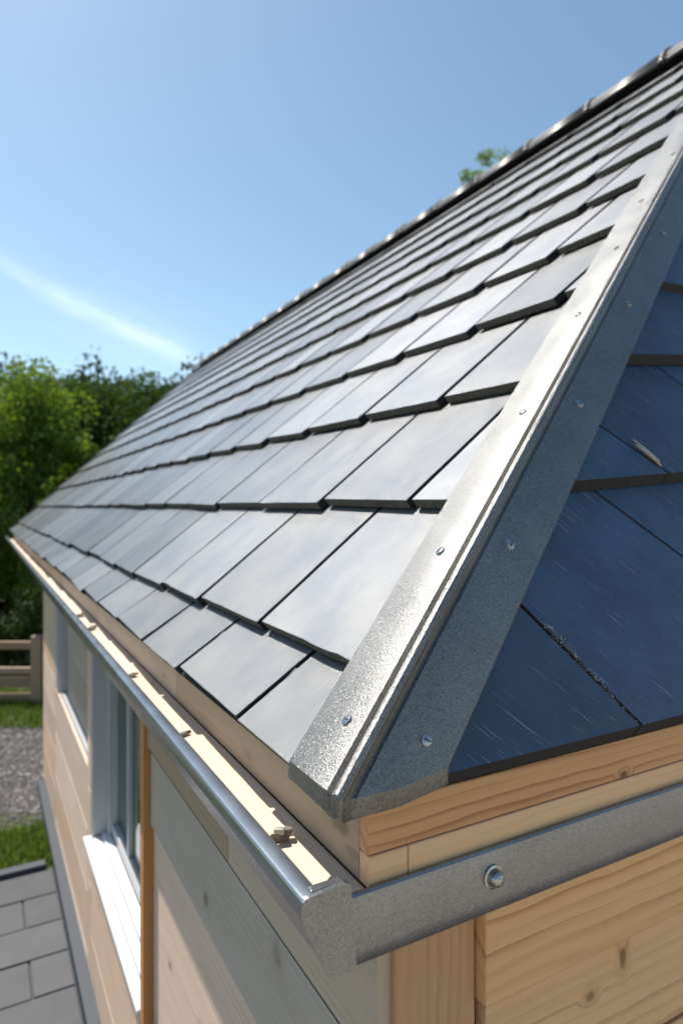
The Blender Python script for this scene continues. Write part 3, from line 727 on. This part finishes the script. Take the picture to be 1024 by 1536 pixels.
mb.box((-3.3, -1.28, -G-.05), (.468, PY1, -G+.02), r=.1); pb = struct(mb.build('patio_bed', 'concrete'))
mb = MB(); row = 0; y = PY1-.012
while y > -1.0:
    x = .465; first = True
    while x > -3.2:
        w = .44 if not first else (.44, .22)[row % 2]+.0
        w += random.uniform(-.004, .004)
        h_ = random.uniform(-.002, .002)
        mb.box((x-w+.006, y-.330, -G+.015), (x-.006, y-.008, -G+.040+h_), r=random.random()); x -= w; first = False
    y -= .335; row += 1
struct(mb.build('patio_paving', 'paver', bevel=.004))
mb = MB(); mb.box((-3.3, PY1+.002, -G-.03), (.42, PY1+.085, -G+.075), r=.3)
tag(mb.build('kerb', 'concrete', None, origin=(-3, PY1, -G), bevel=.008), 'dark kerb between the patio paving and the grass', 'kerb')
mb = MB(); mb.box((.470, -1, -G-.03), (.549, 6.9, -G+.085), r=.3)
tag(mb.build('kerb', 'concrete', None, origin=(.45, 3, -G), bevel=.008), 'long dark edging strip along the foot of the timber wall', 'kerb')

# grass blades near the kerb and under the fence
mb = MB(); rr = random.Random(9)
def blades(n, fn, hh):
    for k in range(n):
        p = fn(); a = rr.random()*6.28; w = .006; h_ = hh*rr.uniform(.4, 1.2); ln = Vector((rr.gauss(0, .35), rr.gauss(0, .35), 1))*h_
        s_2 = Vector((math.cos(a), math.sin(a), 0))*w
        mb.face([p-s_2, p+s_2, p+ln*.6+s_2*.6, p+ln], [(0, 0)]*4, r=rr.random())
blades(9000, lambda: Vector((rr.uniform(-2.2, .5), rr.uniform(PY1+.09, PY1+.85), -G)), .07)
def fz(): return wp(rr.uniform(-330, 150), rr.uniform(7.9, 9.6))
blades(12000, fz, .09)
tag(mb.build('grass', 'grass_blade'), 'short sunlit green grass beside the kerb and fence', 'grass', kind='stuff')
# scattered stones of the gravel path
mb = MB()
for k in range(5000):
    c = wp(rr.uniform(-260, 100), rr.uniform(5.5, 8.0), .008); r_ = rr.uniform(.008, .022)
    V = [c+Vector((dx_*r_*rr.uniform(.7, 1.4), dy_*r_*rr.uniform(.7, 1.3), dz_*r_*.7)) for dx_, dy_, dz_ in ((1,0,0),(-1,0,0),(0,1,0),(0,-1,0),(0,0,1),(0,0,-1))]
    mb.poly(V, [(0,2,4),(2,1,4),(1,3,4),(3,0,4),(2,0,5),(1,2,5),(3,1,5),(0,3,5)])
M['stone'] = plain('loose_stone', (.14, .13, .125), .8, var=.8, scale=14)
tag(mb.build('gravel_stones', 'stone'), 'loose grey stones covering the gravel path', 'gravel', kind='stuff')

# fence
F0 = wp(57, 9.0); fence = empty('rail_fence', (F0.x, F0.y, -G)); tag(fence, 'low brown post and rail fence beyond the gravel', 'fence')
def fbox(name, u0, u1, w0, w1, z0, z1, mt='w_fence'):
    V = []
    for zz in (z0, z1):
        for uu, ww in ((u0, w0), (u1, w0), (u1, w1), (u0, w1)):
            p = F0+RGT*uu+FWD*ww; V.append((p.x, p.y, -G+zz))
    mb = MB(); mb.poly(V, [(0,3,2,1),(4,5,6,7),(0,1,5,4),(1,2,6,5),(2,3,7,6),(3,0,4,7)], uvax=RGT if abs(u1-u0) > .3 else (0, 0, 1))
    return mb.build(name, mt, fence, bevel=.01)
for u in (0, -2.2, -4.4): fbox('post', u-.075, u+.075, -.07, .07, -.05, .93)
for z0, z1 in ((.74, .85), (.40, .49), (.21, .36), (.02, .13)): fbox('rail', -5.2, -.077, -.03, .02, z0, z1)

# ---------------------------------------------------------------- trees
def leaves(pts, size, aspect=.55, droop=.3):
    n = len(pts); c = np.asarray(pts)
    a = rng.normal(size=(n, 3)); a[:, 2] -= droop; a /= np.linalg.norm(a, axis=1)[:, None]
    b_ = rng.normal(size=(n, 3)); b_ -= (b_*a).sum(1)[:, None]*a; b_ /= np.linalg.norm(b_, axis=1)[:, None]
    s = size*rng.uniform(.6, 1.3, n)[:, None]
    V = np.stack([c-a*s*.5, c+b_*s*aspect*.5, c+a*s*.5, c-b_*s*aspect*.5], 1).reshape(-1, 3)
    return V
def crown_mesh(name, pts, r, size, mt, parent=None, origin=None):
    V = leaves(pts, size); n = len(pts)
    if parent is not None: o0 = np.array(list(parent['_w']))
    else: o0 = np.array([origin[0], origin[1], origin[2]+G])
    V = V+np.array([0, 0, G])-o0
    me = bpy.data.meshes.new(name); me.vertices.add(4*n); me.vertices.foreach_set('co', V.ravel())
    me.loops.add(4*n); me.loops.foreach_set('vertex_index', np.arange(4*n, dtype=np.int32)); me.polygons.add(n)
    me.polygons.foreach_set('loop_start', np.arange(0, 4*n, 4, dtype=np.int32)); me.polygons.foreach_set('loop_total', np.full(n, 4, dtype=np.int32))
    at = me.attributes.new('rnd', 'FLOAT', 'FACE'); at.data.foreach_set('value', np.asarray(r, dtype=np.float32))
    me.materials.append(M[mt]); me.update(calc_edges=True); me.validate()
    o = bpy.data.objects.new(name, me); col.objects.link(o)
    if parent is not None: o.parent = parent
    else: o.location = o0.tolist()
    return o
def tree(name, base, height, rad, low, nclump, nleaf, size, mt, label, cat='tree', group=None, seed=0, cl=.30):
    g = np.random.default_rng(seed); rr = random.Random(seed)
    e_ = empty(name, base); tag(e_, label, cat, group)
    b3 = Vector((base[0], base[1], base[2]))
    hc = (height+low)/2; hr = (height-low)/2
    cs = []
    while len(cs) < nclump:
        p = g.normal(size=3); p /= np.linalg.norm(p); q = g.uniform(.35, 1)**.5
        f = .82+.25*math.sin(p[0]*3+seed)*math.cos(p[1]*4)
        c = np.array([p[0]*rad*q*f, p[1]*rad*q*f, hc+p[2]*hr*q*.95]); cs.append(c)
    pts = []; rs = []
    per = nleaf//nclump
    for c in cs:
        k = max(4, int(per*g.uniform(.5, 1.6))); R_ = cl*rad*g.uniform(.6, 1.35)
        d = g.normal(size=(k, 3)); d /= np.linalg.norm(d, axis=1)[:, None]; d *= (g.uniform(0, 1, k)**.4)[:, None]*R_; d[:, 2] *= .75
        pts.append(c+d); rs.append(np.clip(g.normal(g.uniform(.25, .75), .16, k), 0, 1))
    pts = np.concatenate(pts)+np.array([b3.x, b3.y, b3.z]); rs = np.concatenate(rs)
    crown_mesh('crown', pts, rs, size, mt, e_)
    mb = MB(); top = height*.72; tr = max(.05, height*.018)
    trunk = [b3+Vector((0, 0, -.1)), b3+Vector((rr.uniform(-.1, .1), rr.uniform(-.1, .1), top*.4)), b3+Vector((rr.uniform(-.2, .2), rr.uniform(-.2, .2), top))]
    mb.tube(trunk, [tr*1.3, tr, tr*.35], n=8)
    for c in cs[::max(1, len(cs)//14)]:
        zb = rr.uniform(.35, .9); s0 = trunk[1].lerp(trunk[2], max(0, (zb-.4)/.6)); c_ = b3+Vector(c.tolist())
        mb.tube([s0, s0.lerp(c_, .5)+Vector((0, 0, .1)), c_], [tr*.45, tr*.28, tr*.1], n=6)
    mb.build('trunk', 'bark', e_)
    return e_
gt = 'trees behind the fence'
b0 = wp(45, 14); tree('leafy_tree', b0, 5.75, 1.85, .7, 130, 34000, .11, 'leaf_bright', 'bright green sunlit leafy tree left of the roof end', seed=1, cl=.26, group=gt)
b0 = wp(-150, 15); tree('leafy_tree', b0, 6.0, 2.2, .8, 100, 16000, .15, 'leaf_mid', 'broad green tree cut off by the left picture edge', seed=2, group=gt)
b0 = wp(90, 12.4); tree('leafy_bush', b0, 3.35, .72, .3, 50, 12000, .09, 'leaf_bright', 'light green bush low in front of the bright leafy tree', cat='bush', seed=3)
far = [(20, 30, 8.9, 'leaf_mid', 'tall tree crown showing above the bright tree at the far left'), (118, 27, 8.35, 'leaf_mid', 'dark rounded tree just right of the bright leafy tree'), (165, 31, 8.9, 'leaf_dark', 'dark tree in the middle of the distant row'),
       (207, 27, 8.1, 'leaf_mid', 'round olive green tree second from the roof edge'), (252, 31, 8.6, 'leaf_dark', 'dark tree rising closest to the roof edge'), (305, 30, 8.2, 'leaf_dark', 'dark tree mostly hidden behind the roof end'),
       (-60, 31, 9.2, 'leaf_dark', 'dark tree beyond the left picture edge'), (72, 34, 9.5, 'leaf_dark', 'dark tree top peeping between the crowns of two nearer trees')]
for k, (px_, D_, h_, mt_, lb) in enumerate(far):
    tree('woodland_tree', wp(px_, D_), h_+.1, 2.9, 1.2, 130, 26000, .20, mt_, lb, seed=20+k, group='distant row of woodland trees', cl=.34)
# undergrowth masses
def mass(name, px0, px1, D0, D1, h_, n, size, mt, label):
    g = np.random.default_rng(int(D0*10)); u = g.uniform(px0, px1, n); D_ = g.uniform(D0, D1, n)
    hh = h_*(.72+.28*np.sin(u*.045+D_)*np.cos(u*.021)+g.uniform(-.06, .06, n)); z = hh*g.uniform(0, 1, n)**.6
    F_ = np.array(FWD); Rg = np.array(RGT); P = D_[:, None]*F_+(((u-512)/972)*D_)[:, None]*Rg; P[:, 2] = z-G
    o = crown_mesh(name, P, np.clip(g.normal(.45, .22, n), 0, 1), size, mt, None, origin=(0, 0, 0)); return tag(o, label, cat='undergrowth', kind='stuff')
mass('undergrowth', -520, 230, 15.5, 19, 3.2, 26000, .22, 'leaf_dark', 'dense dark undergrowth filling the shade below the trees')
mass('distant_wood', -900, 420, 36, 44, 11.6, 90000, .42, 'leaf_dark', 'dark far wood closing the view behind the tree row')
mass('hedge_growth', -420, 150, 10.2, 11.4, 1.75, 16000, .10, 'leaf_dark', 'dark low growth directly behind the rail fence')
# tree beyond the ridge
b0 = wp(730, 16.5)
tree('leafy_tree', b0, 12.35, 1.4, 5.0, 70, 14000, .10, 'leaf_bright', 'wispy treetop showing above the ridge tiles', seed=44, cl=.24)

for o in bpy.data.objects:
    if '_w' in o: del o['_w']
